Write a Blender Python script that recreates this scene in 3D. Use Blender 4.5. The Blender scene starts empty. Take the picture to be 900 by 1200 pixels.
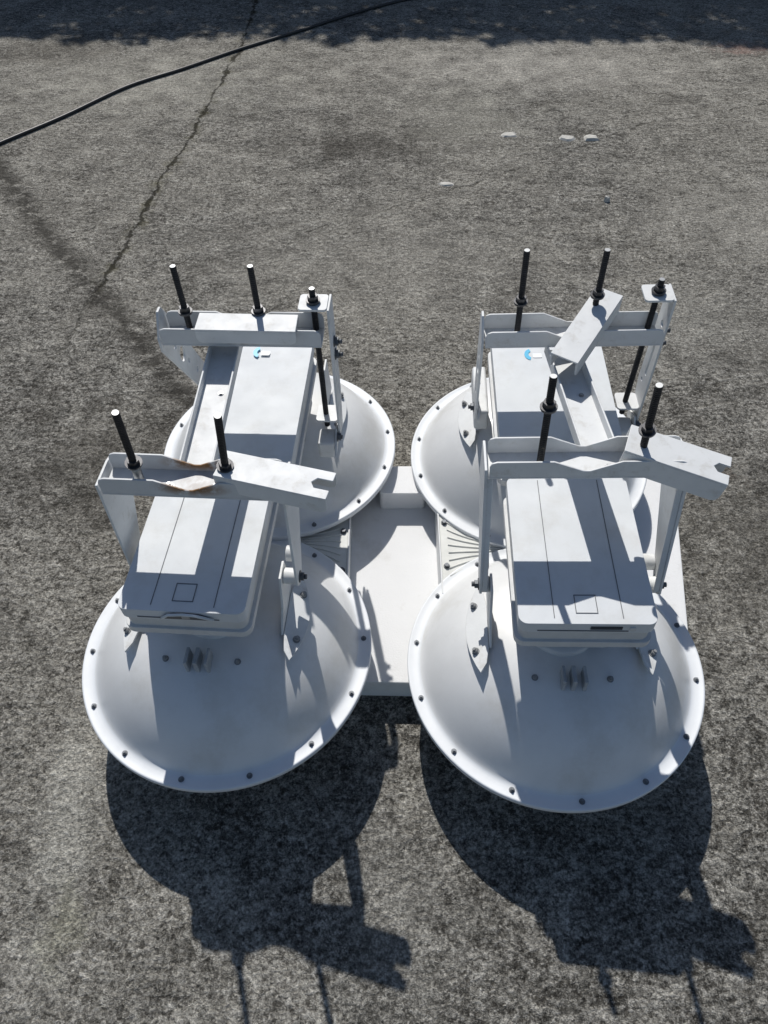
import bpy, bmesh, math, random
from mathutils import Vector, Matrix, noise
from mathutils.geometry import tessellate_polygon
R = math.radians
random.seed(7)
sc = bpy.context.scene
C = sc.collection

# ------------------------------------------------------------------ camera
cam = bpy.data.objects.new('camera', bpy.data.cameras.new('camera'))
C.objects.link(cam); sc.camera = cam
cam.location = (0, 0, 1.671)
cam.rotation_euler = (R(90 - 52.07), 0, 0)
cam.data.sensor_fit = 'VERTICAL'; cam.data.sensor_height = 24.0
cam.data.lens = 24.0 * 829 / 1200
cam.data.clip_start = .02; cam.data.clip_end = 500

# ------------------------------------------------------------------ light
SX, SY = .19, -.876                       # shadow shift per metre of height
SUN_DIR = Vector((-SX, -SY, 1)).normalized()
w = bpy.data.worlds.new('World'); sc.world = w; w.use_nodes = True
nt = w.node_tree; bg = nt.nodes['Background']
sky = nt.nodes.new('ShaderNodeTexSky'); sky.sky_type = 'NISHITA'; sky.sun_disc = False
sky.sun_elevation = math.asin(SUN_DIR.z); sky.sun_rotation = math.atan2(SUN_DIR.x, SUN_DIR.y)
sky.air_density = 1.0; sky.dust_density = .6; sky.ozone_density = 1.2
nt.links.new(sky.outputs[0], bg.inputs[0]); bg.inputs[1].default_value = .072
sun = bpy.data.objects.new('sun', bpy.data.lights.new('sun', 'SUN'))
C.objects.link(sun); sun.data.energy = 4.0; sun.data.angle = R(.53); sun.data.color = (1, .965, .91)
sun.rotation_euler = SUN_DIR.to_track_quat('Z', 'Y').to_euler()
sun.location = (0, 0, 6)
sc.view_settings.view_transform = 'Standard'; sc.view_settings.look = 'None'
sc.view_settings.gamma = 1; sc.view_settings.exposure = 0
sc.cycles.max_bounces = 5

# ------------------------------------------------------------------ materials
def mat(name, col, rough=.5, metal=0., var=.0, vscale=8., bump=0., bscale=300., spec=None, coat=0.):
    m = bpy.data.materials.new(name); m.use_nodes = True
    n = m.node_tree.nodes; l = m.node_tree.links; b = n['Principled BSDF']
    b.inputs['Base Color'].default_value = (*col, 1); b.inputs['Roughness'].default_value = rough
    b.inputs['Metallic'].default_value = metal
    if coat: b.inputs['Coat Weight'].default_value = coat; b.inputs['Coat Roughness'].default_value = .15
    tc = n.new('ShaderNodeTexCoord')
    if var:
        t = n.new('ShaderNodeTexNoise'); t.inputs['Scale'].default_value = vscale; t.inputs['Detail'].default_value = 6
        t.inputs['Roughness'].default_value = .65
        l.new(tc.outputs['Object'], t.inputs['Vector'])
        mr = n.new('ShaderNodeMapRange'); mr.inputs[1].default_value = .35; mr.inputs[2].default_value = .7
        mr.inputs[3].default_value = 1; mr.inputs[4].default_value = 1 - var
        l.new(t.outputs[0], mr.inputs[0])
        mx = n.new('ShaderNodeVectorMath'); mx.operation = 'SCALE'; mx.inputs[0].default_value = col
        l.new(mr.outputs[0], mx.inputs['Scale']); l.new(mx.outputs[0], b.inputs['Base Color'])
        r2 = n.new('ShaderNodeMapRange'); r2.inputs[3].default_value = rough * .8; r2.inputs[4].default_value = min(1, rough * 1.35)
        l.new(t.outputs[0], r2.inputs[0]); l.new(r2.outputs[0], b.inputs['Roughness'])
    if bump:
        t2 = n.new('ShaderNodeTexNoise'); t2.inputs['Scale'].default_value = bscale; t2.inputs['Detail'].default_value = 3
        l.new(tc.outputs['Object'], t2.inputs['Vector'])
        bp = n.new('ShaderNodeBump'); bp.inputs['Strength'].default_value = bump; bp.inputs['Distance'].default_value = .001
        l.new(t2.outputs[0], bp.inputs['Height']); l.new(bp.outputs[0], b.inputs['Normal'])
    return m

def grime(m, scale, lo, hi, col, stretch=(1, 1, 1), amount=1.0, near=None):
    """stains with a shape of their own mixed over the base colour"""
    n = m.node_tree.nodes; l = m.node_tree.links; b = n['Principled BSDF']
    tc = n.new('ShaderNodeTexCoord'); mp = n.new('ShaderNodeMapping'); mp.inputs['Scale'].default_value = stretch
    l.new(tc.outputs['Object'], mp.inputs[0])
    t = n.new('ShaderNodeTexNoise'); t.inputs['Scale'].default_value = scale; t.inputs['Detail'].default_value = 8; t.inputs['Roughness'].default_value = .7
    l.new(mp.outputs[0], t.inputs['Vector'])
    mr = n.new('ShaderNodeMapRange'); mr.inputs[1].default_value = lo; mr.inputs[2].default_value = hi; mr.inputs[4].default_value = amount
    l.new(t.outputs[0], mr.inputs[0]); fac = mr.outputs[0]
    if near:
        p, rad = near
        vm = n.new('ShaderNodeVectorMath'); vm.operation = 'SUBTRACT'; vm.inputs[1].default_value = p
        l.new(tc.outputs['Object'], vm.inputs[0])
        vs = n.new('ShaderNodeVectorMath'); vs.operation = 'DIVIDE'; vs.inputs[1].default_value = rad
        l.new(vm.outputs[0], vs.inputs[0])
        ln = n.new('ShaderNodeVectorMath'); ln.operation = 'LENGTH'; l.new(vs.outputs[0], ln.inputs[0])
        m2 = n.new('ShaderNodeMapRange'); m2.inputs[1].default_value = 1; m2.inputs[2].default_value = .5
        l.new(ln.outputs['Value'], m2.inputs[0])
        mu = n.new('ShaderNodeMath'); mu.operation = 'MULTIPLY'; l.new(fac, mu.inputs[0]); l.new(m2.outputs[0], mu.inputs[1]); fac = mu.outputs[0]
    mix = n.new('ShaderNodeMix'); mix.data_type = 'RGBA'
    src = b.inputs['Base Color']
    if src.is_linked: l.new(src.links[0].from_socket, mix.inputs[6])
    else: mix.inputs[6].default_value = src.default_value
    mix.inputs[7].default_value = (*col, 1)
    l.new(fac, mix.inputs[0]); l.new(mix.outputs[2], b.inputs['Base Color'])
    return m

M = {}
M['dish'] = grime(mat('dish_paint', (.725, .735, .74), .40, var=.1, vscale=7, coat=.05), 6, .5, .66, (.50, .485, .44), amount=.4)
M['paint'] = grime(mat('bracket_paint', (.70, .715, .72), .5, var=.08, vscale=25, bump=.15), 30, .54, .68, (.44, .42, .38), amount=.45)
M['rustpaint'] = grime(mat('rusty_bracket_paint', (.60, .62, .635), .45, var=.1, vscale=25, bump=.15), 45, .38, .54, (.22, .11, .035), near=((.005, 0, .024), (.085, .08, .026)))
M['box'] = grime(mat('radio_paint', (.645, .67, .69), .58, var=.05, vscale=14, bump=.08), 9, .5, .68, (.47, .46, .43), amount=.35)
M['boxbase'] = mat('radio_casting', (.62, .63, .63), .5, var=.12, vscale=30, bump=.3)
M['rod'] = grime(mat('black_threaded_steel', (.03, .03, .033), .5, metal=.6, var=.3, vscale=60), 90, .6, .7, (.2, .17, .14), amount=.6)
M['zinc'] = mat('zinc_steel', (.42, .43, .44), .4, metal=.85, var=.35, vscale=60)
M['bolt'] = mat('dull_bolt_steel', (.14, .15, .165), .5, metal=.5, var=.4, vscale=80)
M['gap'] = mat('dark_seam', (.13, .14, .155), .7)
M['rim'] = mat('rim_paint', (.73, .755, .78), .5, var=.06, vscale=12)
M['rimbolt'] = mat('rim_bolt_steel', (.2, .215, .235), .5, metal=.3, var=.4, vscale=80)
M['nut'] = mat('oiled_nut_steel', (.12, .12, .125), .35, metal=.8, var=.4, vscale=90)
M['reflfin'] = mat('reflection_grey', (.42, .45, .48), .5, var=.3, vscale=40)  # grey of a reflection in the dish, put on added fins
M['greybolt'] = mat('painted_bolt', (.3, .31, .32), .5, var=.4, vscale=60)
M['lens'] = mat('dark_recess', (.035, .04, .045), .3)
M['rad'] = mat('radome_plastic', (.66, .67, .67), .6, var=.1)
M['foam'] = grime(mat('foam', (.79, .795, .80), .8, var=.05, vscale=6, bump=.5, bscale=220), 9, .55, .75, (.55, .53, .49), amount=.5)
M['panel'] = mat('panel_paint', (.68, .69, .66), .55, var=.12, vscale=20)
M['cable'] = mat('black_rubber', (.022, .024, .027), .42)
M['blue'] = mat('blue_sticker', (.03, .42, .68), .4)
M['sticker'] = mat('white_sticker', (.8, .82, .84), .35)
M['chip'] = mat('pale_mortar', (.6, .585, .54), .9, var=.3, vscale=40)
M['wall'] = mat('rendered_wall', (.32, .3, .27), .9, var=.4, vscale=2, bump=.4, bscale=60)
M['leaf'] = mat('leaf', (.05, .085, .025), .55, var=.5, vscale=3)
M['bark'] = mat('bark', (.12, .09, .065), .9, var=.4, vscale=20)

# ---- concrete
def concrete():
    m = bpy.data.materials.new('weathered_concrete'); m.use_nodes = True
    nt = m.node_tree; n = nt.nodes; l = nt.links; b = n['Principled BSDF']
    tc = n.new('ShaderNodeTexCoord'); P = tc.outputs['Object']
    def nz(scale, detail=4, rough=.6, vec=None, dist=0.):
        t = n.new('ShaderNodeTexNoise'); t.inputs['Scale'].default_value = scale; t.inputs['Detail'].default_value = detail
        t.inputs['Roughness'].default_value = rough; t.inputs['Distortion'].default_value = dist
        l.new(vec or P, t.inputs['Vector']); return t.outputs[0]
    def mr(s, a, bb, c=0., d=1.):
        t = n.new('ShaderNodeMapRange'); l.new(s, t.inputs[0])
        for i, v in enumerate((a, bb, c, d)): t.inputs[i + 1].default_value = v
        return t.outputs[0]
    def mth(op, a, bb):
        t = n.new('ShaderNodeMath'); t.operation = op
        for i, v in enumerate((a, bb)):
            if isinstance(v, (int, float)): t.inputs[i].default_value = v
            else: l.new(v, t.inputs[i])
        return t.outputs[0]
    def mix(f, a, bb, bt='MIX'):
        t = n.new('ShaderNodeMix'); t.data_type = 'RGBA'; t.blend_type = bt
        if isinstance(f, float): t.inputs[0].default_value = f
        else: l.new(f, t.inputs[0])
        for i, v in ((6, a), (7, bb)):
            if isinstance(v, tuple): t.inputs[i].default_value = (*v, 1)
            else: l.new(v, t.inputs[i])
        return t.outputs[2]
    big = nz(.9, 6, .6); mid = nz(5.5, 6, .7); fine = nz(70, 5, .75); grain = nz(190, 3, .7)
    mp = n.new('ShaderNodeMapping'); mp.inputs['Scale'].default_value = (1, 2.6, 1); mp.inputs['Rotation'].default_value = (0, 0, .12)
    l.new(P, mp.inputs[0]); streak = nz(9, 5, .72, vec=mp.outputs[0], dist=.6)
    vo = n.new('ShaderNodeTexVoronoi'); vo.inputs['Scale'].default_value = 85; l.new(P, vo.inputs['Vector'])
    col = mix(mr(big, .35, .65), (.125, .12, .106), (.215, .206, .186))
    col = mix(mr(mid, .4, .64), col, (.28, .27, .245))
    col = mix(mr(streak, .53, .66, 0, .8), col, (.34, .332, .31))
    col = mix(mr(streak, .46, .35, 0, .75), col, (.07, .066, .058))
    col = mix(mr(nz(2.1, 6, .65, dist=.6), .58, .72, 0, .55), col, (.085, .078, .07))
    col = mix(mr(nz(3.3, 7, .7), .62, .74, 0, .35), col, (.2, .15, .1))          # brownish soil
    col = mix(mr(nz(4.3, 8, .75), .66, .74, 0, .4), col, (.16, .17, .08))        # lichen
    # aggregate speckle
    col = mix(mr(fine, .53, .63, 0, .5), col, (.40, .39, .365))
    col = mix(mr(fine, .47, .37, 0, .6), col, (.04, .038, .034))
    col = mix(mr(grain, .54, .64, 0, .7), col, (.44, .43, .40))
    col = mix(mr(grain, .46, .36, 0, .8), col, (.03, .029, .027))
    clump = nz(26, 4, .8)
    col = mix(mr(clump, .47, .38, 0, .85), col, (.05, .047, .041))
    col = mix(mr(clump, .54, .63, 0, .65), col, (.38, .368, .335))
    col = mix(mr(nz(1.6, 9, .75, dist=.3), .5, .62, 0, .45), col, (.07, .066, .06))
    dn = n.new('ShaderNodeTexNoise'); dn.inputs['Scale'].default_value = 95; dn.inputs['Detail'].default_value = 4; l.new(P, dn.inputs['Vector'])
    d1 = n.new('ShaderNodeVectorMath'); d1.operation = 'SUBTRACT'; l.new(dn.outputs['Color'], d1.inputs[0]); d1.inputs[1].default_value = (.5, .5, .5)
    d2 = n.new('ShaderNodeVectorMath'); d2.operation = 'SCALE'; l.new(d1.outputs[0], d2.inputs[0]); d2.inputs['Scale'].default_value = .03
    d3 = n.new('ShaderNodeVectorMath'); d3.operation = 'ADD'; l.new(P, d3.inputs[0]); l.new(d2.outputs[0], d3.inputs[1]); PD = d3.outputs[0]
    def cells(scale, vec=None):
        v = n.new('ShaderNodeTexVoronoi'); v.inputs['Scale'].default_value = scale; l.new(vec or PD, v.inputs['Vector'])
        sp = n.new('ShaderNodeSeparateColor'); l.new(v.outputs['Color'], sp.inputs[0]); return sp.outputs[0], v.outputs['Distance']
    ca, da = cells(150); cb, db = cells(66); cc, dc = cells(24)
    worn = mr(nz(1.3, 7, .68, dist=.4), .4, .6)                 # 0 smooth paste, 1 open aggregate
    k = mth('ADD', mth('MULTIPLY', worn, .55), .15)
    col = mix(mth('MULTIPLY', mr(ca, .72, .9), k), col, (.40, .39, .36))
    col = mix(mth('MULTIPLY', mr(ca, .26, .1), k), col, (.045, .042, .038))
    col = mix(mth('MULTIPLY', mth('MULTIPLY', mr(cb, .78, .86), mr(db, .5, .3)), mth('MULTIPLY', k, .8)), col, (.44, .43, .40))
    pit = mth('MULTIPLY', mth('MULTIPLY', mr(cb, .24, .16), mr(db, .55, .3)), mth('MULTIPLY', k, .9))
    col = mix(pit, col, (.022, .02, .018))
    col = mix(mth('MULTIPLY', mth('MULTIPLY', mr(cc, .93, .95), mr(dc, .34, .24)), .8), col, (.5, .485, .45))
    col = mix(mr(nz(.55, 8, .7, dist=.5), .5, .62, 0, .4), col, (.30, .285, .255))
    ms = n.new('ShaderNodeMapping'); ms.inputs['Scale'].default_value = (1, 1.6, 1); ms.inputs['Rotation'].default_value = (0, 0, .08); l.new(PD, ms.inputs[0])
    sa = nz(17, 5, .78, vec=ms.outputs[0]); sb = nz(42, 3, .7, vec=ms.outputs[0])
    ragged = nz(3.2, 9, .78); wide = nz(.8, 8, .74)
    col = mix(mr(wide, .46, .52, 0, .65), col, (.31, .295, .26))
    col = mix(mr(wide, .46, .39, 0, .45), col, (.12, .112, .098))
    col = mix(mr(ragged, .47, .41, 0, .55), col, (.085, .078, .067))
    col = mix(mr(ragged, .53, .59, 0, .5), col, (.37, .355, .32))
    col = mix(mr(sa, .45, .38, 0, .75), col, (.06, .055, .048))
    col = mix(mr(sa, .51, .6, 0, .7), col, (.40, .385, .35))
    col = mix(mr(sb, .45, .38, 0, .75), col, (.045, .041, .036))
    col = mix(mr(sb, .54, .62, 0, .65), col, (.48, .465, .43))
    # pale scuffs
    col = mix(mth('MULTIPLY', mr(nz(14, 6, .8, dist=1.), .64, .72, 0, .7), mr(big, .4, .6)), col, (.45, .435, .4))
    col = mix(mr(nz(120, 3, .7), .53, .62, 0, .5), col, (.50, .485, .45))
    col = mix(mr(nz(105, 3, .7), .46, .38, 0, .6), col, (.04, .037, .033))
    # stains and worn spots that sit at places of their own
    q_lo, q_hi = nz(6.5, 8, .75), nz(14, 6, .75)
    def blob(x, y, rx, ry, noise_scale=6., soft=.6):
        v1 = n.new('ShaderNodeVectorMath'); v1.operation = 'SUBTRACT'; l.new(P, v1.inputs[0]); v1.inputs[1].default_value = (x, y, 0)
        v2 = n.new('ShaderNodeVectorMath'); v2.operation = 'DIVIDE'; l.new(v1.outputs[0], v2.inputs[0]); v2.inputs[1].default_value = (rx, ry, 1)
        v3 = n.new('ShaderNodeVectorMath'); v3.operation = 'LENGTH'; l.new(v2.outputs[0], v3.inputs[0])
        q = q_lo if noise_scale < 9 else q_hi
        return mr(mth('ADD', v3.outputs['Value'], mth('MULTIPLY', mth('SUBTRACT', q, .5), 4.0)), 1.0, soft * .3)
    for (x, y, rx, ry, sc_, cc_, am) in ((-.08, 3.65, .55, .30, 5, (.055, .05, .043), .55), (.9, 4.65, 1.2, .5, 6, (.46, .44, .40), .75), (.45, 4.0, .4, .5, 7, (.36, .35, .31), .5),
                                       (1.75, 2.9, .7, .5, 7, (.40, .385, .35), .5), (-.70, .42, .10, .34, 12, (.46, .45, .41), .65), (-.66, .22, .06, .08, 20, (.40, .39, .31), .6),
                                       (-1.3, 4.4, 1.0, .55, 6, (.42, .405, .36), .65), (0., 2.6, .9, .5, 7, (.36, .345, .31), .5), (-.9, 1.5, .4, .35, 8, (.07, .064, .055), .5), (.95, 1.45, .16, .07, 16, (.34, .22, .16), .4),
                                       (1.1, 1.2, .3, .5, 9, (.08, .074, .064), .5), (-.62, .95, .1, .25, 16, (.17, .12, .07), .35), (.02, .25, .16, .25, 12, (.36, .35, .32), .45),
                                       (2.2, 4.9, .25, .12, 12, (.34, .18, .15), .4), (-2.0, 4.9, .5, .3, 7, (.09, .082, .07), .5), (1.2, 2.2, .5, .35, 9, (.34, .33, .3), .5)):
        col = mix(mth('MULTIPLY', blob(x, y, rx, ry, sc_), am), col, cc_)
    col = mix(1.0, col, (.97, .965, .95), 'MULTIPLY')
    def gain(c_, f):
        t = n.new('ShaderNodeVectorMath'); t.operation = 'SCALE'; l.new(c_, t.inputs[0]); l.new(f, t.inputs['Scale']); return t.outputs[0]
    g3 = nz(70, 6, .85)
    g4 = nz(155, 3, .75)
    col = gain(col, mr(g3, .38, .62, .58, 1.5))
    col = gain(col, mr(g4, .36, .64, .62, 1.5))
    col = gain(col, mr(nz(5.9, 7, .8), .38, .62, .72, 1.22))
    # cracks and the dirty joint, as distances to polylines
    g = bpy.data.node_groups.new('segment_distance', 'ShaderNodeTree')
    for nm in ('P', 'A', 'B'): g.interface.new_socket(nm, in_out='INPUT', socket_type='NodeSocketVector')
    g.interface.new_socket('D', in_out='OUTPUT', socket_type='NodeSocketFloat')
    gi = g.nodes.new('NodeGroupInput'); go = g.nodes.new('NodeGroupOutput')
    def vm(op, a, bb=None):
        t = g.nodes.new('ShaderNodeVectorMath'); t.operation = op; g.links.new(a, t.inputs[0])
        if bb is not None: g.links.new(bb, t.inputs[1])
        return t
    pa = vm('SUBTRACT', gi.outputs[0], gi.outputs[1]).outputs[0]; ba = vm('SUBTRACT', gi.outputs[2], gi.outputs[1]).outputs[0]
    dp = vm('DOT_PRODUCT', pa, ba).outputs['Value']; dl = vm('DOT_PRODUCT', ba, ba).outputs['Value']
    dv = g.nodes.new('ShaderNodeMath'); dv.operation = 'DIVIDE'; dv.use_clamp = True; g.links.new(dp, dv.inputs[0]); g.links.new(dl, dv.inputs[1])
    s = g.nodes.new('ShaderNodeVectorMath'); s.operation = 'SCALE'; g.links.new(ba, s.inputs[0]); g.links.new(dv.outputs[0], s.inputs['Scale'])
    g.links.new(vm('LENGTH', vm('SUBTRACT', pa, s.outputs[0]).outputs[0]).outputs['Value'], go.inputs[0])
    wob = n.new('ShaderNodeTexNoise'); wob.inputs['Scale'].default_value = 9; wob.inputs['Detail'].default_value = 6; wob.inputs['Roughness'].default_value = .7
    l.new(P, wob.inputs['Vector'])
    w1 = n.new('ShaderNodeVectorMath'); w1.operation = 'SUBTRACT'; l.new(wob.outputs['Color'], w1.inputs[0]); w1.inputs[1].default_value = (.5, .5, .5)
    w2 = n.new('ShaderNodeVectorMath'); w2.operation = 'MULTIPLY'; l.new(w1.outputs[0], w2.inputs[0]); w2.inputs[1].default_value = (.11, .11, 0)
    w3 = n.new('ShaderNodeVectorMath'); w3.operation = 'ADD'; l.new(P, w3.inputs[0]); l.new(w2.outputs[0], w3.inputs[1])
    def line(pts):
        d = None
        for a, bb in zip(pts, pts[1:]):
            k = n.new('ShaderNodeGroup'); k.node_tree = g; l.new(w3.outputs[0], k.inputs[0])
            k.inputs[1].default_value = (*a, 0); k.inputs[2].default_value = (*bb, 0)
            d = k.outputs[0] if d is None else mth('MINIMUM', d, k.outputs[0])
        return d
    main = line([(-.86, 8), (-.88, 4.86), (-.94, 4.3), (-1.0, 3.6), (-1.06, 3.25), (-1.08, 2.89), (-1.13, 2.44)])
    fork = line([(-1.13, 2.44), (-1.15, 2.2), (-1.22, 1.85), (-1.35, 1.4)])
    joint = line([(-2.5, 4.4), (-1.86, 3.42), (-1.43, 2.78), (-1.17, 2.45), (-.9, 2.1), (-.7, 1.82), (-.3, 1.5)])
    hair = line([(-.37, 2.82), (.08, 3.07), (.44, 3.26), (.98, 3.62), (1.28, 3.83), (2.3, 4.2)])
    thick = mr(nz(5, 5), .38, .65, -.004, .008)
    c1 = mr(mth('SUBTRACT', main, thick), 0, .008, 1, 0)
    c2 = mr(mth('SUBTRACT', fork, mr(nz(7, 3), .35, .7, -.004, .012)), 0, .008, 1, 0)
    c3 = mr(mth('SUBTRACT', hair, mr(nz(6, 3), .4, .7, -.006, .006)), 0, .006, 1, 0)
    jn = mr(joint, .01, .085, .8, 0)
    jn = mth('MULTIPLY', jn, mr(nz(14, 6, .75), .4, .5))
    cracks = mth('MAXIMUM', mth('MAXIMUM', c1, mth('MULTIPLY', c2, .45)), mth('MULTIPLY', c3, .6))
    col = mix(jn, col, (.05, .046, .04))
    moss = mth('MULTIPLY', mr(main, .0, .05, .6, 0), mr(nz(10, 6, .75), .48, .62))
    col = mix(moss, col, (.13, .12, .05))
    col = mix(mth('MULTIPLY', cracks, .85), col, (.032, .029, .02))
    l.new(col, b.inputs['Base Color'])
    b.inputs['Roughness'].default_value = .92
    b.inputs['Specular IOR Level'].default_value = .12
    # relief
    h = mth('ADD', mth('MULTIPLY', fine, .55), mth('MULTIPLY', grain, .3))
    h = mth('ADD', h, mth('MULTIPLY', streak, 1.3)); h = mth('ADD', h, mth('MULTIPLY', clump, 1.1)); h = mth('ADD', h, mth('MULTIPLY', sa, 2.0)); h = mth('ADD', h, mth('MULTIPLY', sb, 1.0)); h = mth('ADD', h, mth('MULTIPLY', ragged, 2.2)); h = mth('ADD', h, mth('MULTIPLY', mr(vo.outputs['Distance'], 0, .6), -.25))
    h = mth('ADD', h, mth('MULTIPLY', g3, 1.2)); h = mth('SUBTRACT', h, mth('MULTIPLY', cracks, 1.6)); h = mth('SUBTRACT', h, mth('MULTIPLY', pit, .8)); h = mth('SUBTRACT', h, mth('MULTIPLY', jn, .5))
    bp = n.new('ShaderNodeBump'); bp.inputs['Strength'].default_value = 1.0; bp.inputs['Distance'].default_value = .0065
    l.new(h, bp.inputs['Height']); l.new(bp.outputs[0], b.inputs['Normal'])
    return m
M['ground'] = concrete()

# ------------------------------------------------------------------ mesh helpers
class MB:
    def __init__(s): s.v = []; s.f = []; s.smooth = []
    def add(s, vs, fs, mtx=None, smooth=False):
        o = len(s.v)
        s.v += [tuple(mtx @ Vector(p)) if mtx else tuple(p) for p in vs]
        s.f += [tuple(i + o for i in f) for f in fs]; s.smooth += [smooth] * len(fs); return s
    def box(s, a, b, mtx=None):
        (x0, y0, z0), (x1, y1, z1) = a, b
        vs = [(x0, y0, z0), (x1, y0, z0), (x1, y1, z0), (x0, y1, z0), (x0, y0, z1), (x1, y0, z1), (x1, y1, z1), (x0, y1, z1)]
        return s.add(vs, [(3, 2, 1, 0), (4, 5, 6, 7), (0, 1, 5, 4), (1, 2, 6, 5), (2, 3, 7, 6), (3, 0, 4, 7)], mtx)
    def prism(s, poly, z0, z1, mtx=None, holes=()):
        """poly in xy, counter-clockwise, extruded along z"""
        loops = [list(poly)] + [list(h) for h in holes]
        pts = [p for lp in loops for p in lp]; n = len(pts)
        tris = tessellate_polygon([[Vector((p[0], p[1], 0)) for p in lp] for lp in loops])
        fs = []
        for t in tris:
            a, b, c = (Vector(pts[i]) for i in t)
            if (b - a).cross(c - a) < 0: t = (t[0], t[2], t[1])
            fs.append((t[0] + n, t[1] + n, t[2] + n)); fs.append((t[2], t[1], t[0]))
        k = 0
        for lp in loops:
            m_ = len(lp)
            for i in range(m_):
                a, b = k + i, k + (i + 1) % m_
                fs.append((a, b, b + n, a + n))
            k += m_
        return s.add([(p[0], p[1], z0) for p in pts] + [(p[0], p[1], z1) for p in pts], fs, mtx)
    def cyl(s, p0, p1, r, seg=20, r1=None, caps=True, mtx=None):
        p0, p1 = Vector(p0), Vector(p1); r1 = r if r1 is None else r1
        q = (p1 - p0).to_track_quat('Z', 'Y'); vs = []
        for p, rr in ((p0, r), (p1, r1)):
            vs += [p + q @ Vector((rr * math.cos(2 * math.pi * i / seg), rr * math.sin(2 * math.pi * i / seg), 0)) for i in range(seg)]
        s.add(vs, [(i, (i + 1) % seg, (i + 1) % seg + seg, i + seg) for i in range(seg)], mtx, True)
        if caps: s.add(vs, [tuple(reversed(range(seg))), tuple(range(seg, 2 * seg))], mtx)
        return s
    def lathe(s, prof, seg=96, mtx=None, smooth=True):
        vs = [(r * math.cos(2 * math.pi * i / seg), r * math.sin(2 * math.pi * i / seg), z) for r, z in prof for i in range(seg)]
        fs = [(k * seg + i, k * seg + (i + 1) % seg, (k + 1) * seg + (i + 1) % seg, (k + 1) * seg + i) for k in range(len(prof) - 1) for i in range(seg)]
        return s.add(vs, fs, mtx, smooth)
    def tube(s, pts, r, seg=10, mtx=None):
        pts = [Vector(p) for p in pts]; vs = []; up = Vector((0, 0, 1))
        for i, p in enumerate(pts):
            t = (pts[min(i + 1, len(pts) - 1)] - pts[max(i - 1, 0)]).normalized()
            a = t.cross(up); a = a.normalized() if a.length > 1e-4 else Vector((1, 0, 0)); b = a.cross(t)
            vs += [p + r * (math.cos(2 * math.pi * k / seg) * a + math.sin(2 * math.pi * k / seg) * b) for k in range(seg)]
        n = len(pts)
        s.add(vs, [(i * seg + k, i * seg + (k + 1) % seg, (i + 1) * seg + (k + 1) % seg, (i + 1) * seg + k) for i in range(n - 1) for k in range(seg)], mtx, True)
        s.add(vs, [tuple(range(seg)), tuple(reversed(range((n - 1) * seg, n * seg)))], mtx); return s
    def build(s, name, m, parent=None, bevel=0., segs=2, loc=None, rot=None, autosm=True):
        me = bpy.data.meshes.new(name); me.from_pydata(s.v, [], s.f); me.update()
        bm = bmesh.new(); bm.from_mesh(me)
        for i, f in enumerate(bm.faces): f.smooth = s.smooth[i] if i < len(s.smooth) else False
        bmesh.ops.remove_doubles(bm, verts=bm.verts, dist=1e-6); bmesh.ops.recalc_face_normals(bm, faces=bm.faces)
        bm.to_mesh(me); bm.free()
        o = bpy.data.objects.new(name, me); C.objects.link(o)
        for x in (m if isinstance(m, (list, tuple)) else [m]): me.materials.append(x)
        if parent: o.parent = parent
        if loc: o.location = loc
        if rot: o.rotation_euler = rot
        if bevel:
            b = o.modifiers.new('bevel', 'BEVEL'); b.width = bevel; b.segments = segs; b.limit_method = 'ANGLE'; b.angle_limit = R(40)
            for p in me.polygons: p.use_smooth = True
            wn = o.modifiers.new('wn', 'WEIGHTED_NORMAL'); wn.keep_sharp = False
        return o

def tag(o, label=None, cat=None, group=None, kind=None):
    for k, v in (('label', label), ('category', cat), ('group', group), ('kind', kind)):
        if v: o[k] = v
    return o
def empty(name, mtx, label, cat, group=None):
    o = bpy.data.objects.new(name, None); C.objects.link(o); o.empty_display_size = .1; o.matrix_world = mtx
    return tag(o, label, cat, group)
def rrect(x0, y0, x1, y1, r, k=5):
    out = []
    for cx, cy, a0 in ((x1 - r, y1 - r, 0), (x0 + r, y1 - r, 90), (x0 + r, y0 + r, 180), (x1 - r, y0 + r, 270)):
        for i in range(k + 1):
            a = R(a0 + 90 * i / k); out.append((cx + r * math.cos(a), cy + r * math.sin(a)))
    return out
def circ(cx, cy, r, k=14, ry=None):
    return [(cx + r * math.cos(2 * math.pi * i / k), cy + (ry or r) * math.sin(2 * math.pi * i / k)) for i in range(k)]
YZ = lambda x: Matrix(((0, 0, 1, x), (1, 0, 0, 0), (0, 1, 0, 0), (0, 0, 0, 1)))     # (y,z) polygon extruded along +x
XZ = lambda y: Matrix(((1, 0, 0, 0), (0, 0, 1, y), (0, 1, 0, 0), (0, 0, 0, 1)))     # (x,z) polygon extruded along +y

# ------------------------------------------------------------------ setting
g = MB(); g.add([(-120, -120, 0), (120, -120, 0), (120, 120, 0), (-120, 120, 0)], [(0, 1, 2, 3)])
tag(g.build('ground', M['ground']), kind='structure')

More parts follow.
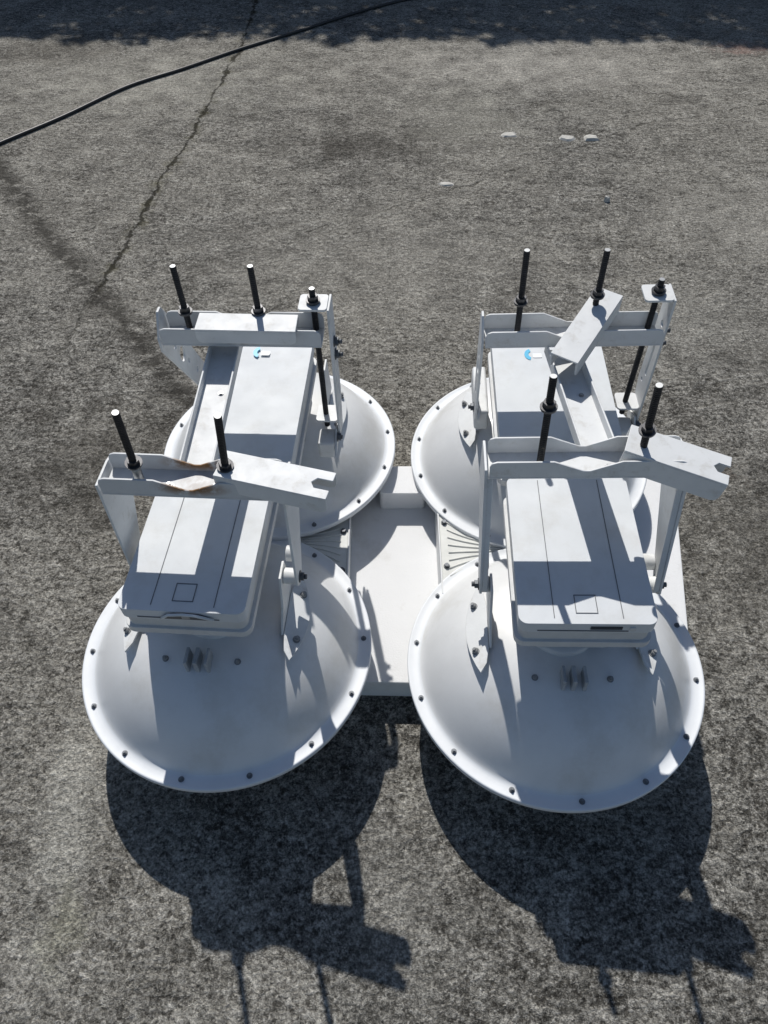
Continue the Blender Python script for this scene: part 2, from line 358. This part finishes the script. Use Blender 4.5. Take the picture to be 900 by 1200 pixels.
# unseen wall and hedge, added to throw the dark band over the far end of the slab
wl = MB().box((-9, 8.3, -.1), (11, 8.5, 2.9)).box((-9.05, 8.25, 2.9), (11.05, 8.55, 2.97))
wo = wl.build('shade_wall', M['wall']); tag(wo, 'unseen tall wall added to shade the far end of the slab', 'wall')
hd = empty('hedge', Matrix.Translation((1, 9.2, 0)), 'unseen dense green hedge added above the wall to shade the far slab', 'hedge')
lf = MB()
for i in range(60000):
    x = random.uniform(-10, 10); top = 4.2 + .34 * noise.noise(Vector((x * .9, 0, 3))) + .16 * noise.noise(Vector((x * 5, 2, 1)))
    z = top - abs(random.gauss(0, .1)) if random.random() < .62 else random.uniform(2.8, top - .02)
    y = random.uniform(-.55, .55)
    q = Matrix.Translation((x, y, z)) @ Matrix.Rotation(random.uniform(0, 6.3), 4, 'Z') @ Matrix.Rotation(random.uniform(-1.2, 1.2), 4, 'X')
    s_ = random.uniform(.035, .07)
    lf.add([(-s_, 0, 0), (0, -s_ * .45, .004), (s_, 0, 0), (0, s_ * .45, .004)], [(0, 1, 2, 3)], q)
me = bpy.data.meshes.new('foliage'); me.from_pydata(lf.v, [], lf.f); me.materials.append(M['leaf'])
fo = bpy.data.objects.new('foliage', me); C.objects.link(fo); fo.parent = hd
st = MB()
for i in range(14):
    x = -9.3 + i * 1.4; st.cyl((x, 0, -.05), (x + .1, 0, 3.2), .07, 8, .03)
st.build('stem', M['bark'], hd)

# ------------------------------------------------------------------ cable
cp = [(-2.9, 2.6), (-2.3, 3.15), (-1.93, 3.64), (-1.69, 3.95), (-1.44, 4.32), (-1.17, 4.57), (-.88, 4.86), (-.54, 5.16), (-.17, 5.5), (.18, 5.76), (.9, 6.2), (2, 6.6)]
cv = []
for i in range(len(cp) - 1):
    p0, p1, p2, p3 = (Vector(cp[max(0, min(len(cp) - 1, i + k))]) for k in (-1, 0, 1, 2))
    for j in range(8):
        t = j / 8; q = .5 * ((2 * p1) + (-p0 + p2) * t + (2 * p0 - 5 * p1 + 4 * p2 - p3) * t * t + (-p0 + 3 * p1 - 3 * p2 + p3) * t ** 3)
        cv.append((q.x, q.y, .0085))
tag(MB().tube(cv, .0085).build('cable', M['cable']), 'long black cable lying across the far left of the slab', 'cable')

# ------------------------------------------------------------------ stone chips
def chip(x, y, sx, sy, h, label, seed, m='chip', grp=None):
    rnd = random.Random(seed); n = 11; ring = []
    for i in range(n):
        a = 2 * math.pi * i / n; k = rnd.uniform(.7, 1.1); ring.append((x + sx * k * math.cos(a), y + sy * k * math.sin(a)))
    mb = MB(); top = [(x + (p[0] - x) * .7, y + (p[1] - y) * .7) for p in ring]
    vs = [(p[0], p[1], -.002) for p in ring] + [(p[0], p[1], h * rnd.uniform(.7, 1.1)) for p in top] + [(x, y, h)]
    fs = [(i, (i + 1) % n, (i + 1) % n + n, i + n) for i in range(n)] + [(i + n, (i + 1) % n + n, 2 * n) for i in range(n)]
    tag(mb.add(vs, fs).build('mortar_chip', M[m]), label, 'chip', grp)
chip(.64, 3.75, .05, .035, .006, 'thin oval mortar flake left of the pale pair', 1, grp='mortar chips on the slab')
chip(.93, 3.71, .045, .035, .010, 'pale mortar flake, left one of the touching pair', 2, grp='mortar chips on the slab')
chip(1.05, 3.71, .05, .035, .012, 'brightest mortar flake, right one of the touching pair', 3, grp='mortar chips on the slab')
chip(1.015, 3.10, .017, .014, .022, 'small rounded pebble lying beyond the right rear antenna', 4, grp='mortar chips on the slab')
chip(.29, 3.25, .045, .02, .005, 'faint flat mortar flake nearest the hairline crack', 5, grp='mortar chips on the slab')

# ------------------------------------------------------------------ foam block
BT = .082
fb = MB()
pc = [(-.45, .73), (.738, .705), (.858, 1.365), (-.42, 1.365)]
fo_ = []
for i, (x, y) in enumerate(pc):      # rounded corners
    a = Vector(pc[i - 1]); b = Vector((x, y)); c = Vector(pc[(i + 1) % 4])
    d0 = (a - b).normalized() * .02; d1 = (c - b).normalized() * .02
    for t in (0, .33, .67, 1): fo_.append(tuple((b + d0) * (1 - t) ** 2 + 2 * t * (1 - t) * b + (b + d1) * t * t))
fb.prism(fo_, .002, BT)
block = fb.build('foam_block', M['foam'], bevel=.014, segs=4)
fs = M['foam'].node_tree.nodes['Principled BSDF']; fs.inputs['Subsurface Weight'].default_value = .25; fs.inputs['Subsurface Scale'].default_value = .02; fs.inputs['Subsurface Radius'].default_value = (1, 1, 1)
MB().prism(rrect(-.012, 1.25, .117, 1.35, .012), BT - .02, .152).build('raised_pad', M['foam'], block, bevel=.012, segs=4)
tag(block, 'low white foam packing slab lying under all four antennas', 'packing foam')

# ------------------------------------------------------------------ antenna parts
RIM = .19
def dome(r): return .155 * (1 - (r / .299) ** 3.5) if r < .299 else 0.
def make_dish(root, drum, ph=0.):
    prof = [(.001, dome(0))]
    prof += [(r, dome(r)) for r in [.01 * i for i in range(1, 29)]]
    prof += [(.286, dome(.286)), (.291, dome(.291)), (.296, dome(.296) + .001), (.300, .0026), (.304, .0006), (.309, 0), (.322, 0), (.3255, .0012), (.3285, .0012), (.33, -.001), (.33, -.013), (.3275, -.0145), (.322, -.0145), (.315, -.006), (.0, -.006)]
    d = MB().lathe(prof, 128).build('reflector', [M['dish'], M['rim']], root)
    for p in d.data.polygons:
        if math.hypot(p.center.x, p.center.y) > .301: p.material_index = 1
    MB().lathe([(0.0, -drum), (.27, -drum), (.288, -drum + .006), (.295, -drum + .02), (.296, -.0065), (.0, -.0065)], 96).build('radome', M['rad'], root)
    for i in range(14):
        a = ph + 2 * math.pi * i / 14 + .11; x, y = .312 * math.cos(a), .312 * math.sin(a)
        b = MB().cyl((x, y, 0), (x, y, .0015), .0062, 14)
        hexa = [(x + .0042 * math.cos(a + k * math.pi / 3), y + .0042 * math.sin(a + k * math.pi / 3)) for k in range(6)]
        b.prism(hexa, .0016, .006)
        b.cyl((x, y, .006), (x, y, .009), .0025, 8)
        b.build('rim_bolt', M['rimbolt'], d)
    return d

def hexbolt(p, ax, r=.009, h=.008, shank=.0, washer=True):
    p = Vector(p); ax = Vector(ax).normalized(); q = ax.to_track_quat('Z', 'Y').to_matrix().to_4x4(); mt = Matrix.Translation(p) @ q
    b = MB()
    if washer: b.cyl((0, 0, 0), (0, 0, .002), r * 1.35, 18, mtx=mt)
    b.prism([(r * math.cos(k * math.pi / 3), r * math.sin(k * math.pi / 3)) for k in range(6)], .0021 if washer else 0, h, mt)
    if shank: b.cyl((0, 0, h), (0, 0, h + shank), r * .55, 12, mtx=mt)
    return b

def channel(L0, L1, wd, fl, t=.004, up=True, notch=.5, notch_w=.055, slots=(), ends=(0, 0)):
    """sheet steel U channel along x, web centred on y=0 at z=0; V notch in both flanges"""
    s = 1 if up else -1; mb = MB(); h = wd / 2; cx = (L0 + L1) / 2
    out = [(L0, -h), (L1, -h)]
    if ends[1]: out += [(L1, -.011), (L1 - ends[1], -.011), (L1 - ends[1] - .008, 0), (L1 - ends[1], .011), (L1, .011)]
    out += [(L1, h), (L0, h)]
    if ends[0]: out += [(L0, .011), (L0 + ends[0], .011), (L0 + ends[0] + .008, 0), (L0 + ends[0], -.011), (L0, -.011)]
    mb.prism(out, -t / 2, t / 2, holes=[list(reversed(q)) for q in slots])
    r = .012; dz = fl * notch
    a = [(L0, 0), (L1, 0), (L1, fl - r), (L1 - r * .3, fl - r * .3), (L1 - r, fl)]
    b = [(L0 + r, fl), (L0 + r * .3, fl - r * .3), (L0, fl - r)]
    if notch: a += [(cx + notch_w + .004, fl), (cx + .006, fl - dz), (cx - .006, fl - dz), (cx - notch_w - .004, fl)]
    poly = a + b
    if not up: poly = [(x, -z) for x, z in reversed(poly)]
    off = t / 2 * s
    poly = [(x, z + off * .98) for x, z in poly]
    mb.prism(poly, -h, -h + t, XZ(0)); mb.prism(poly, h - t, h, XZ(0))
    return mb

def rod(root, x, y, z0, z1, zn, zinc_to=None, name='threaded_rod', lean=(0., 0.)):
    r = .0067; mb = MB(); n = int((z1 - z0) / .0022); seg = 14
    prof = [(0, z0)]
    for i in range(n + 1): prof.append((r * (1 if i % 2 else .86), z0 + (z1 - z0) * i / n))
    prof += [(0, z1 + .0005)]
    mb.lathe(prof, seg, Matrix.Translation((x, y, 0)), smooth=False)
    o = mb.build(name, M['rod'], root)
    k = MB().cyl((x, y, z1 + .0006), (x, y, z1 + .0016), r * .86, 14); k.build('rod_end', M['zinc'], o)
    if zinc_to: MB().cyl((x, y, z0 + .002), (x, y, zinc_to), r * 1.25, 16).build('sleeve', M['zinc'], o)
    hexbolt((x, y, zn), (0, 0, 1), .0112, .012).cyl((x, y, zn - .0035), (x, y, zn - .0002), .0142, 20).build('nut', M['nut'], o)
    o.matrix_local = Matrix.Translation((x, y, z0)) @ Matrix.Rotation(lean[0], 4, 'X') @ Matrix.Rotation(lean[1], 4, 'Y') @ Matrix.Translation((-x, -y, -z0))
    return o

def radio_box(root, x0, x1, y0, y1, zt, style):
    """rectangular radio unit: casting below, lid with seams on top, front end faces -y"""
    th = .068; rx = .017
    b = MB()
    b.prism(rrect(x0 + .004, y0 + .004, x1 - .004, y1 - .004, rx), zt - th, zt - .030)
    o = b.build('radio_unit', M['boxbase'], root, bevel=.006, segs=3)
    # stepped rim of the casting
    MB().prism(rrect(x0 - .003, y0 - .002, x1 + .003, y1 + .002, rx + .003), zt - th - .012, zt - th + .006).build('casting_rim', M['boxbase'], o, bevel=.004, segs=3)
    # lid
    MB().prism(rrect(x0, y0, x1, y1, rx), zt - .0295, zt).build('lid', M['box'], o, bevel=.006, segs=4)
    fins = MB(); k = 22
    for i in range(k):
        yy = y0 + .03 + (y1 - y0 - .06) * i / (k - 1)
        fins.box((x0 + .012, yy - .0015, zt - th - .032), (x1 - .012, yy + .0015, zt - th - .0125))
    fins.build('heat_sink', M['boxbase'], o)
    W = x1 - x0
    if style == 'front':
        gx = x0 + .26 * W, x0 + .755 * W
        gm = MB()
        for q in gx: gm.box((q - .0007, y0 + .012, zt + .0002), (q + .0007, y1 - .01, zt + .0009))
        gm.build('seam', M['gap'], o)
        hx = x0 + .5 * W; hy = y0 + .042; hh = .02
        hm = MB().prism([(hx - hh, hy - hh), (hx + hh, hy - hh), (hx + hh, hy + hh), (hx - hh, hy + hh)], zt + .0003, zt + .0011,
                        holes=[[(hx - hh + .0014, hy - hh + .0014), (hx - hh + .0014, hy + hh - .0014), (hx + hh - .0014, hy + hh - .0014), (hx + hh - .0014, hy - hh + .0014)]])
        hm.build('hatch_seam', M['gap'], o)
        # front edge ledge lines
        MB().box((x0 + .035, y0 - .0012, zt - .024), (x1 - .05, y0 + .002, zt - .0215)).build('front_seam', M['gap'], o)
    return o

def unit(cx, cy, tx, ty, yaw, label, P, grp, drum=.088):
    n = Vector((tx, ty, 1)).normalized()
    rot = Vector((0, 0, 1)).rotation_difference(n).to_matrix().to_4x4() @ Matrix.Rotation(yaw, 4, 'Z')
    rimM = Matrix.Translation((cx, cy, RIM)) @ rot
    mtx = rimM
    root = empty('dish_antenna', mtx, label, 'antenna', grp)
    inv = mtx.inverted()
    def L(x, y, z): return inv @ Vector((x, y, z))
    make_dish(root, drum, P.get('ph', 0))
    # hub plate under the radio
    hub = MB().lathe([(0, .168), (.068, .168), (.072, .165), (.072, .14), (.06, .14), (0, .14)], 48).build('hub_plate', M['dish'], root)
    wg = MB()
    front = P['style'] == 'front'
    bx0, bx1, by0, by1, bz = P['box']
    c = L((bx0 + bx1) / 2, (by0 + by1) / 2, bz)
    hw = (bx1 - bx0) / 2; hy = (by1 - by0) / 2
    radio = radio_box(root, c.x - hw, c.x + hw, c.y - hy, c.y + hy, c.z, P['style'])
    zb = c.z - .068
    # central mounting block
    MB().box((c.x - .07, -.06, .1685), (c.x + .07, .085, zb - .034)).build('mounting_block', M['boxbase'], root, bevel=.004)
    # added fins standing in for a dark reflection in the glossy dish
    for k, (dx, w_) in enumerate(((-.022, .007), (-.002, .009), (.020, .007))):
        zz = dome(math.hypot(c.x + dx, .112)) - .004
        MB().box((c.x + dx - w_ / 2, -.142, zz - .012), (c.x + dx + w_ / 2, -.105, zz + .036)).build('reflection_fin', M['reflfin'], root, bevel=.002)
    for dx in (-.075, .075):
        zz = dome(math.hypot(c.x + dx, .115))
        hexbolt((c.x + dx, -.115, zz - .001), (0, -.2, 1), .005, .01, .006).build('hub_bolt', M['greybolt'], root)
    # feet plates lying on the reflector, cheeks rising to the pivots
    for s in (-1, 1):
        q = .165
        lens = []
        for i in range(13):
            t = -1 + 2 * i / 12; lens.append((.03 * (1 - t * t) + .006, t * .105))
        poly = lens + [(-.008, .085), (-.014, .05), (-.014, -.05), (-.008, -.085)]
        if s < 0: poly = [(-x, y) for x, y in reversed(poly)]
        tilt = math.atan(.155 * 3.5 * (q / .299) ** 2.5 / .299)
        fm = Matrix.Translation((s * q, 0, dome(q) + .006)) @ Matrix.Rotation(s * tilt, 4, 'Y')
        foot = MB().prism(poly, 0, .005, fm).build('foot_plate', M['paint'], root, bevel=.0012)
        for yy in (-.055, .055):
            p = fm @ Vector((s * .014, yy, .005)); ax = (fm.to_3x3() @ Vector((0, 0, 1)))
            hexbolt(p, ax, .006, .009, .004).build('foot_bolt', M['greybolt'], foot)
        ck = [(-.05, dome(q) + .012), (.085, dome(q) + .012), (.07, .2), (.055, .27), (.01, .27), (-.01, .2)]
        MB().prism(ck, -.0025, .0025, YZ(s * .150)).build('cheek_plate', M['paint'], root, bevel=.001)
    # bar
    X0, X1, YB, ZB = P['bar']
    pc_ = L((X0 + X1) / 2, YB, ZB); half = (X1 - X0) / 2
    wd = .066; fl = .038
    slots = [circ(-.02 - .0 + k, 0, .006, 10) for k in (-.075, .115)]
    bar = channel(-half, half, wd, fl, up=True, notch=.62).build('cross_bar', M[P.get('barmat', 'paint')], root, loc=tuple(pc_), bevel=.0012)
    for dx in (-.042, .042):
        hexbolt((dx + P.get('vx', 0), -.014, .0022), (0, 0, 1), .0065, .009, .004).build('bar_bolt', M['zinc'], bar)
    # legs
    for s in (-1, 1):
        lx = s * (half + .0035) + pc_.x; ly = pc_.y; zt = pc_.z
        if not front and s == P['side']: continue
        foot_y = .0 if front else pc_.y + .10
        fy = P['foot']; top = zt + .02
        a = [(fy - .024, .245), (fy - .01, .228), (fy + .015, .228), (fy + .03, .245), (ly + .075 + P.get('legin', 0), zt - .085), (ly + .05, zt + .015), (ly + .03, top), (ly - .032, top)]
        if not front: a = [(fy - .042, .24), (fy - .02, .222), (fy + .015, .222), (fy + .034, .24), (ly + .040, zt + .03), (ly + .022, zt + .056), (ly + .004, zt + .056), (ly - .03, zt + .012), (ly - .032, zt - .02)]
        ym = lambda t: fy + (ly - fy) * t
        holes = []
        if not front:
            for t, rr in ((.3, .007), (.64, .017), (.5, .006), (.80, .008)):
                holes.append(list(reversed(circ(ym(t) + .002, .235 + (zt - .235) * t, rr, 14, rr * 1.15))))
        th = .005
        MB().prism(a, 0, th * s, YZ(lx), holes=holes).build('side_leg', M['paint'], root, bevel=.001)
        if P.get('lip'):   # folded flange along the near edge of the leg
            zl = zt - .004
            f0, f1 = fy - .022, fy + (ly - .032 - fy) * 1.0
            MB().prism([(f0, .250), (f0 + .004, .250), (f1 + .004, zl), (f1, zl)], -.0110 if s > 0 else .0002, -.0002 if s > 0 else .0110, YZ(lx)).build('leg_flange', M['paint'], root, bevel=.001)
        # pivots between leg and radio mount
        xin = s * .153; xo = lx
        for yy, zz in ((fy, .245), (fy + .045, .262)) if front else ((fy, .25), (fy - .04, .255)):
            pb = MB().cyl((xin, yy, zz), (xo - s * .0005, yy, zz), .017, 22).build('pivot_boss', M['paint'], root, bevel=.0015)
        hexbolt((xo + s * th, fy, .245), (s, 0, 0), .0095, .009, .006).build('pivot_bolt', M['bolt'], root)
    if not front:    # elevation adjuster: tall slotted plate with top and bottom tabs and a long rod
        s = P['side']; ax0, ay, az1, az0 = P['adj']
        pa = L(ax0, ay, az1); pz = L(ax0, ay, az0)
        x = pc_.x + s * (half + .012); y0 = pa.y - .02; z1 = pa.z; z0 = pz.z
        slot = [(y0 + .012 + .006 * math.cos(R(a)), z0 + (.09 if a > 180 else .19) + .006 * math.sin(R(a))) for a in range(0, 360, 30)]
        slot2 = circ(y0 + .01, z0 + .235, .008, 12); slot3 = circ(y0 + .025, z0 + .06, .005, 12)
        pl = MB().prism([(y0 - .022, z0 - .04), (y0 + .03, z0 - .055), (y0 + .05, z0 + .05), (y0 + .042, z1), (y0 - .018, z1), (y0 - .022, z0 + .05)], 0, s * .005, YZ(x), holes=[list(reversed(slot)), list(reversed(slot2)), list(reversed(slot3))])
        plate = pl.build('adjuster_plate', M['paint'], root, bevel=.001)
        for zz, wq in ((z1 - .002, .06), (z0, .052)):
            pol = rrect(x - s * wq if s > 0 else x, y0 - .020, x if s > 0 else x + wq, y0 + .036, .008)
            MB().prism(pol, zz, zz + .005).build('adjuster_tab', M['paint'], plate, bevel=.001)
        rx = x - s * .03; ry = y0 + .006
        rd = rod(root, rx, ry, z0 - .035, z1 + .035, z1 + .0085, name='adjuster_rod')
        hexbolt((rx, ry, z0 - .0025), (0, 0, -1), .011, .011).build('nut', M['bolt'], rd)
        for zz in (z1 - .10, z1 - .135):
            hexbolt((x + s * .005, y0 + .012, zz), (s, 0, 0), .0095, .010, .008).build('adjuster_bolt', M['bolt'], plate)
        # lower link bracket from plate to mount
        MB().prism([(y0 - .075, .20), (y0 + .03, .20), (y0 + .03, z0 - .045), (y0 - .02, z0 - .02), (y0 - .06, z0 - .06)], 0, s * .005, YZ(x - s * .007)).build('link_plate', M['paint'], root, bevel=.001)
        MB().box((min(s * .153, x - s * .0075), y0 - .055, .175), (max(s * .153, x - s * .0075), y0 + .0, .225)).build('link_block', M['paint'], root, bevel=.006)
        hexbolt((x - s * .002, y0 - .03, .225), (s, 0, 0), .009, .009, .004).build('pivot_bolt', M['bolt'], root)
        # casting flange at the other side
        MB().box((min(-s * .13, -s * .165), pc_.y + .0, .198), (max(-s * .13, -s * .165), pc_.y + .17, .262)).build('link_block', M['paint'], root, bevel=.007, segs=3)
    # vertical threaded rods
    for (rx, z1, zn, zz, *ln) in P['rods']:
        p = L(rx, YB, ZB); yy = P.get('rody', 0)
        rod(root, p.x, p.y + yy, pc_.z + .0022, L(rx, YB, z1).z, L(rx, YB, zn).z, zinc_to=(L(rx, YB, zz).z if zz else None), lean=(ln[0] if ln else (0., 0.)))
    # clamp channel held by the rod
    cl = P['clamp']
    a, b_ = Vector(cl['a']), Vector(cl['b']); d = b_ - a; Ln = d.length
    xax = d.normalized(); zax = Vector((0, 0, 1)); zax = (zax - xax * zax.dot(xax)).normalized(); yax = zax.cross(xax)
    mw = Matrix.Translation((a + b_) / 2) @ Matrix((xax, yax, zax)).transposed().to_4x4()
    o = channel(-Ln / 2, Ln / 2, cl.get('w', .062), cl.get('fl', .036), up=False, notch=cl.get('notch', 0), ends=cl.get('ends', (0, 0)), slots=cl.get('slots', ())).build('clamp_channel', M['paint'], root, bevel=.0012)
    o.matrix_local = inv @ mw
    return root, L

GR = 'dish antennas laid face down in two rows'
slotA = rrect(-.085, -.0075, -.05, .0075, .007)
FL, L_FL = unit(-.359, .764, -.009, .025, -R(3.5), 'front left dish antenna with a dark handle slot in its radio front', dict(
    style='front', box=(-.486, -.246, .655, 1.0, .527), bar=(-.507, -.183, .835, .684), foot=.035, barmat='rustpaint',
    rods=[(-.443, .893, .752, .745, (.16, .12)), (-.285, .885, .742, .735, (.16, .13))],
    clamp=dict(a=(-.291, .838, .736), b=(-.091, .784, .736), ends=(0, .028))), GR)
FR, L_FR = unit(.383, .724, -.06, .03, -R(2.5), 'front right dish antenna, its clamp channel jutting out to the right of the bar', dict(
    style='front', box=(.252, .500, .622, .98, .54), bar=(.192, .538, .865, .703), foot=.045, ph=.2, lip=True,
    rods=[(.285, .908, .843, None), (.466, .912, .80, None, (.12, -.08))],
    clamp=dict(a=(.435, .880, .757), b=(.602, .812, .743), ends=(0, .02), w=.07, fl=.045)), GR, drum=.08)
BL, L_BL = unit(-.298, 1.395, -.022, .018, -R(3.0), 'rear left dish antenna, its clamp channel lying flat along the cross bar', dict(
    style='rear', box=(-.398, -.19, .985, 1.46, .527), bar=(-.470, -.129, 1.23, .706), barmat='rustpaint', foot=.0, side=1, adj=(-.125, 1.262, .775, .46), ph=.1, rody=.01,
    rods=[(-.415, .866, .762, None), (-.262, .866, .762, None)],
    clamp=dict(a=(-.388, 1.212, .757), b=(-.18, 1.205, .757), w=.056, fl=.03)), GR)
BR, L_BR = unit(.406, 1.365, -.05, -.014, -R(2.0), 'rear right dish antenna, its clamp channel swung diagonally towards the viewer', dict(
    style='rear', box=(.262, .53, 1.02, 1.46, .54), bar=(.222, .598, 1.261, .681), foot=-.06, side=1, adj=(.60, 1.29, .78, .465), ph=.15, rody=.01,
    rods=[(.293, .885, .765, None), (.452, .886, .782, None)],
    clamp=dict(a=(.484, 1.304, .766), b=(.366, 1.130, .728), w=.06, fl=.04, ends=(0, 0))), GR)

# long channels bolted under the rear bars, reaching over to the front bars
def arm(root, x0a, x1a, ya, x0b, x1b, yb, z, zf):
    inv = root.matrix_world.inverted()
    a = Vector(((x0a + x1a) / 2, ya, z)); b = Vector(((x0b + x1b) / 2, yb, zf)); d = (b - a); Ln = d.length
    xax = d.normalized(); yax = Vector((0, 0, 1)).cross(xax).normalized(); zx = xax.cross(yax)
    mw = Matrix.Translation((a + b) / 2) @ Matrix((xax, yax, zx)).transposed().to_4x4()
    o = channel(-Ln / 2, Ln / 2, x1a - x0a, .02, t=.004, up=True, notch=0).build('long_channel', M['paint'], root, bevel=.0012)
    o.matrix_local = inv @ mw
    hexbolt((-Ln / 2 + .16, .01, .002), (0, 0, 1), .004, .004).build('channel_bolt', M['zinc'], o)
arm(BL, -.372, -.306, 1.245, -.387, -.321, .845, .681, .659)
arm(BR, .354, .424, 1.245, .372, .444, .852, .656, .681)

# blue-marked stickers at the far end of the rear radios
for root, L, (x, y, z), f in ((BL, L_BL, (-.309, 1.395, .527), 1), (BR, L_BR, (.36, 1.37, .54), -1)):
    radio = [c for c in root.children if c.name.startswith('radio_unit')][0]
    p = L(x, y, z + .0006)
    s = MB()
    arc = [(p.x + .016 * math.cos(R(a)) , p.y + .02 * math.sin(R(a))) for a in range(100, 261, 20)] + [(p.x + .003 + .009 * math.cos(R(a)), p.y + .011 * math.sin(R(a))) for a in range(250, 109, -20)]
    s.prism(arc, p.z, p.z + .0008); s.build('blue_sticker', M['blue'], radio)
    MB().prism(rrect(p.x + .004, p.y - .012, p.x + .026, p.y + .004, .003), p.z, p.z + .0007).build('small_label', M['sticker'], radio)

# handle recess on the front left radio, connector recess on the front right one
def front_detail(root, kind):
    radio = [c for c in root.children if c.name.startswith('radio_unit')][0]
    lid = [c for c in radio.children if c.name.startswith('lid')][0]
    xs = [v.co.x for v in lid.data.vertices]; ys = [v.co.y for v in lid.data.vertices]; zs = [v.co.z for v in lid.data.vertices]
    x0, x1, y0, zt = min(xs), max(xs), min(ys), max(zs); W = x1 - x0
    if kind == 'handle':
        a, b = x0 + .36 * W, x0 + .74 * W
        pts = [(a, zt - .024), (b, zt - .024), (b - .006, zt - .014), (b - .02, zt - .006), (b - .05, zt - .0035), (a + .02, zt - .0045), (a + .003, zt - .012)]
        h = MB().prism(pts, y0 - .002, y0 + .004, XZ(0)).build('handle_recess', M['lens'], radio)
        MB().tube([(a - .004, y0 - .004, zt - .02), (a + .012, y0 - .006, zt - .004), (a + .04, y0 - .006, zt - .0005), (b - .03, y0 - .006, zt - .002), (b + .004, y0 - .004, zt - .018)], .0028, 8).build('handle', M['box'], radio)
        MB().box((a + .035, y0 - .0035, zt - .020), (a + .05, y0 - .002, zt - .009)).build('recess_latch', M['zinc'], h)
    else:
        a, b = x0 + .52 * W, x0 + .75 * W
        MB().box((a, y0 - .0015, zt - .018), (b, y0 + .003, zt - .008)).build('connector_recess', M['lens'], radio, bevel=.001)
        MB().cyl((b + .018, y0 - .003, zt - .014), (b + .018, y0 + .002, zt - .014), .006, 18).build('port', M['boxbase'], radio)
front_detail(FL, 'handle'); front_detail(FR, 'port')

# ------------------------------------------------------------------ ribbed panels on the foam between the dishes
def ribbed(cxf, cyf, cxb, cyb, xe, label):
    lo, hi = [], []
    c = (cxf + cxb) / 2; s = 1 if xe > c else -1; n = 14; xa = c - s * .02
    rr = .302
    for i in range(n + 1):
        x = xa + (xe - xa) * i / n
        lo.append((x, cyf + math.sqrt(max(0, rr ** 2 - (x - cxf) ** 2)) + .002)); hi.append((x, cyb - math.sqrt(max(0, rr ** 2 - (x - cxb) ** 2)) - .002))
    poly = lo + hi[::-1]
    if s < 0: poly = poly[::-1]
    z0, z1 = BT + .001, .168
    root = empty('ribbed_panel', Matrix.Translation((xe, (lo[-1][1] + hi[-1][1]) / 2, z0)), label, 'panel', 'ribbed panels between front and rear dishes')
    ox, oy = root.location.x, root.location.y
    MB().prism([(x - ox, y - oy) for x, y in poly], 0, z1 - z0).build('sheet', M['panel'], root, bevel=.002)
    rb = MB()
    for k in range(7):
        i0 = 3 + k; x0 = lo[i0][0]; 
        for f_ in (.2,):
            pass
    for k in range(8):          # ribs running across at a slant
        t = .12 + .1 * k
        pts = []
        for i in range(4, n):
            y = lo[i][1] * (1 - t) + hi[i][1] * t
            pts.append((lo[i][0] - ox, y - oy, z1 - z0 + .0012))
        rb.tube(pts, .0022, 6)
    rb.build('ribs', M['panel'], root)
    ya, yb = lo[-1][1] - oy, hi[-1][1] - oy
    e = MB().box((0 if s > 0 else -.004, ya, 0), (.004 if s > 0 else 0, yb, z1 - z0 + .004)).build('edge_strip', M['paint'], root, bevel=.001)
    for t in (.28, .75):
        hexbolt((-s * .0125, ya + (yb - ya) * t, z1 - z0 + .0005), (0, 0, 1), .006, .008).build('panel_bolt', M['bolt'], root)
ribbed(.383, .724, .406, 1.365, .147, 'ribbed white panel between the two right hand dishes, its bolted edge towards the foam')
ribbed(-.359, .764, -.298, 1.395, -.094, 'ribbed white panel between the two left hand dishes, mostly in shadow')
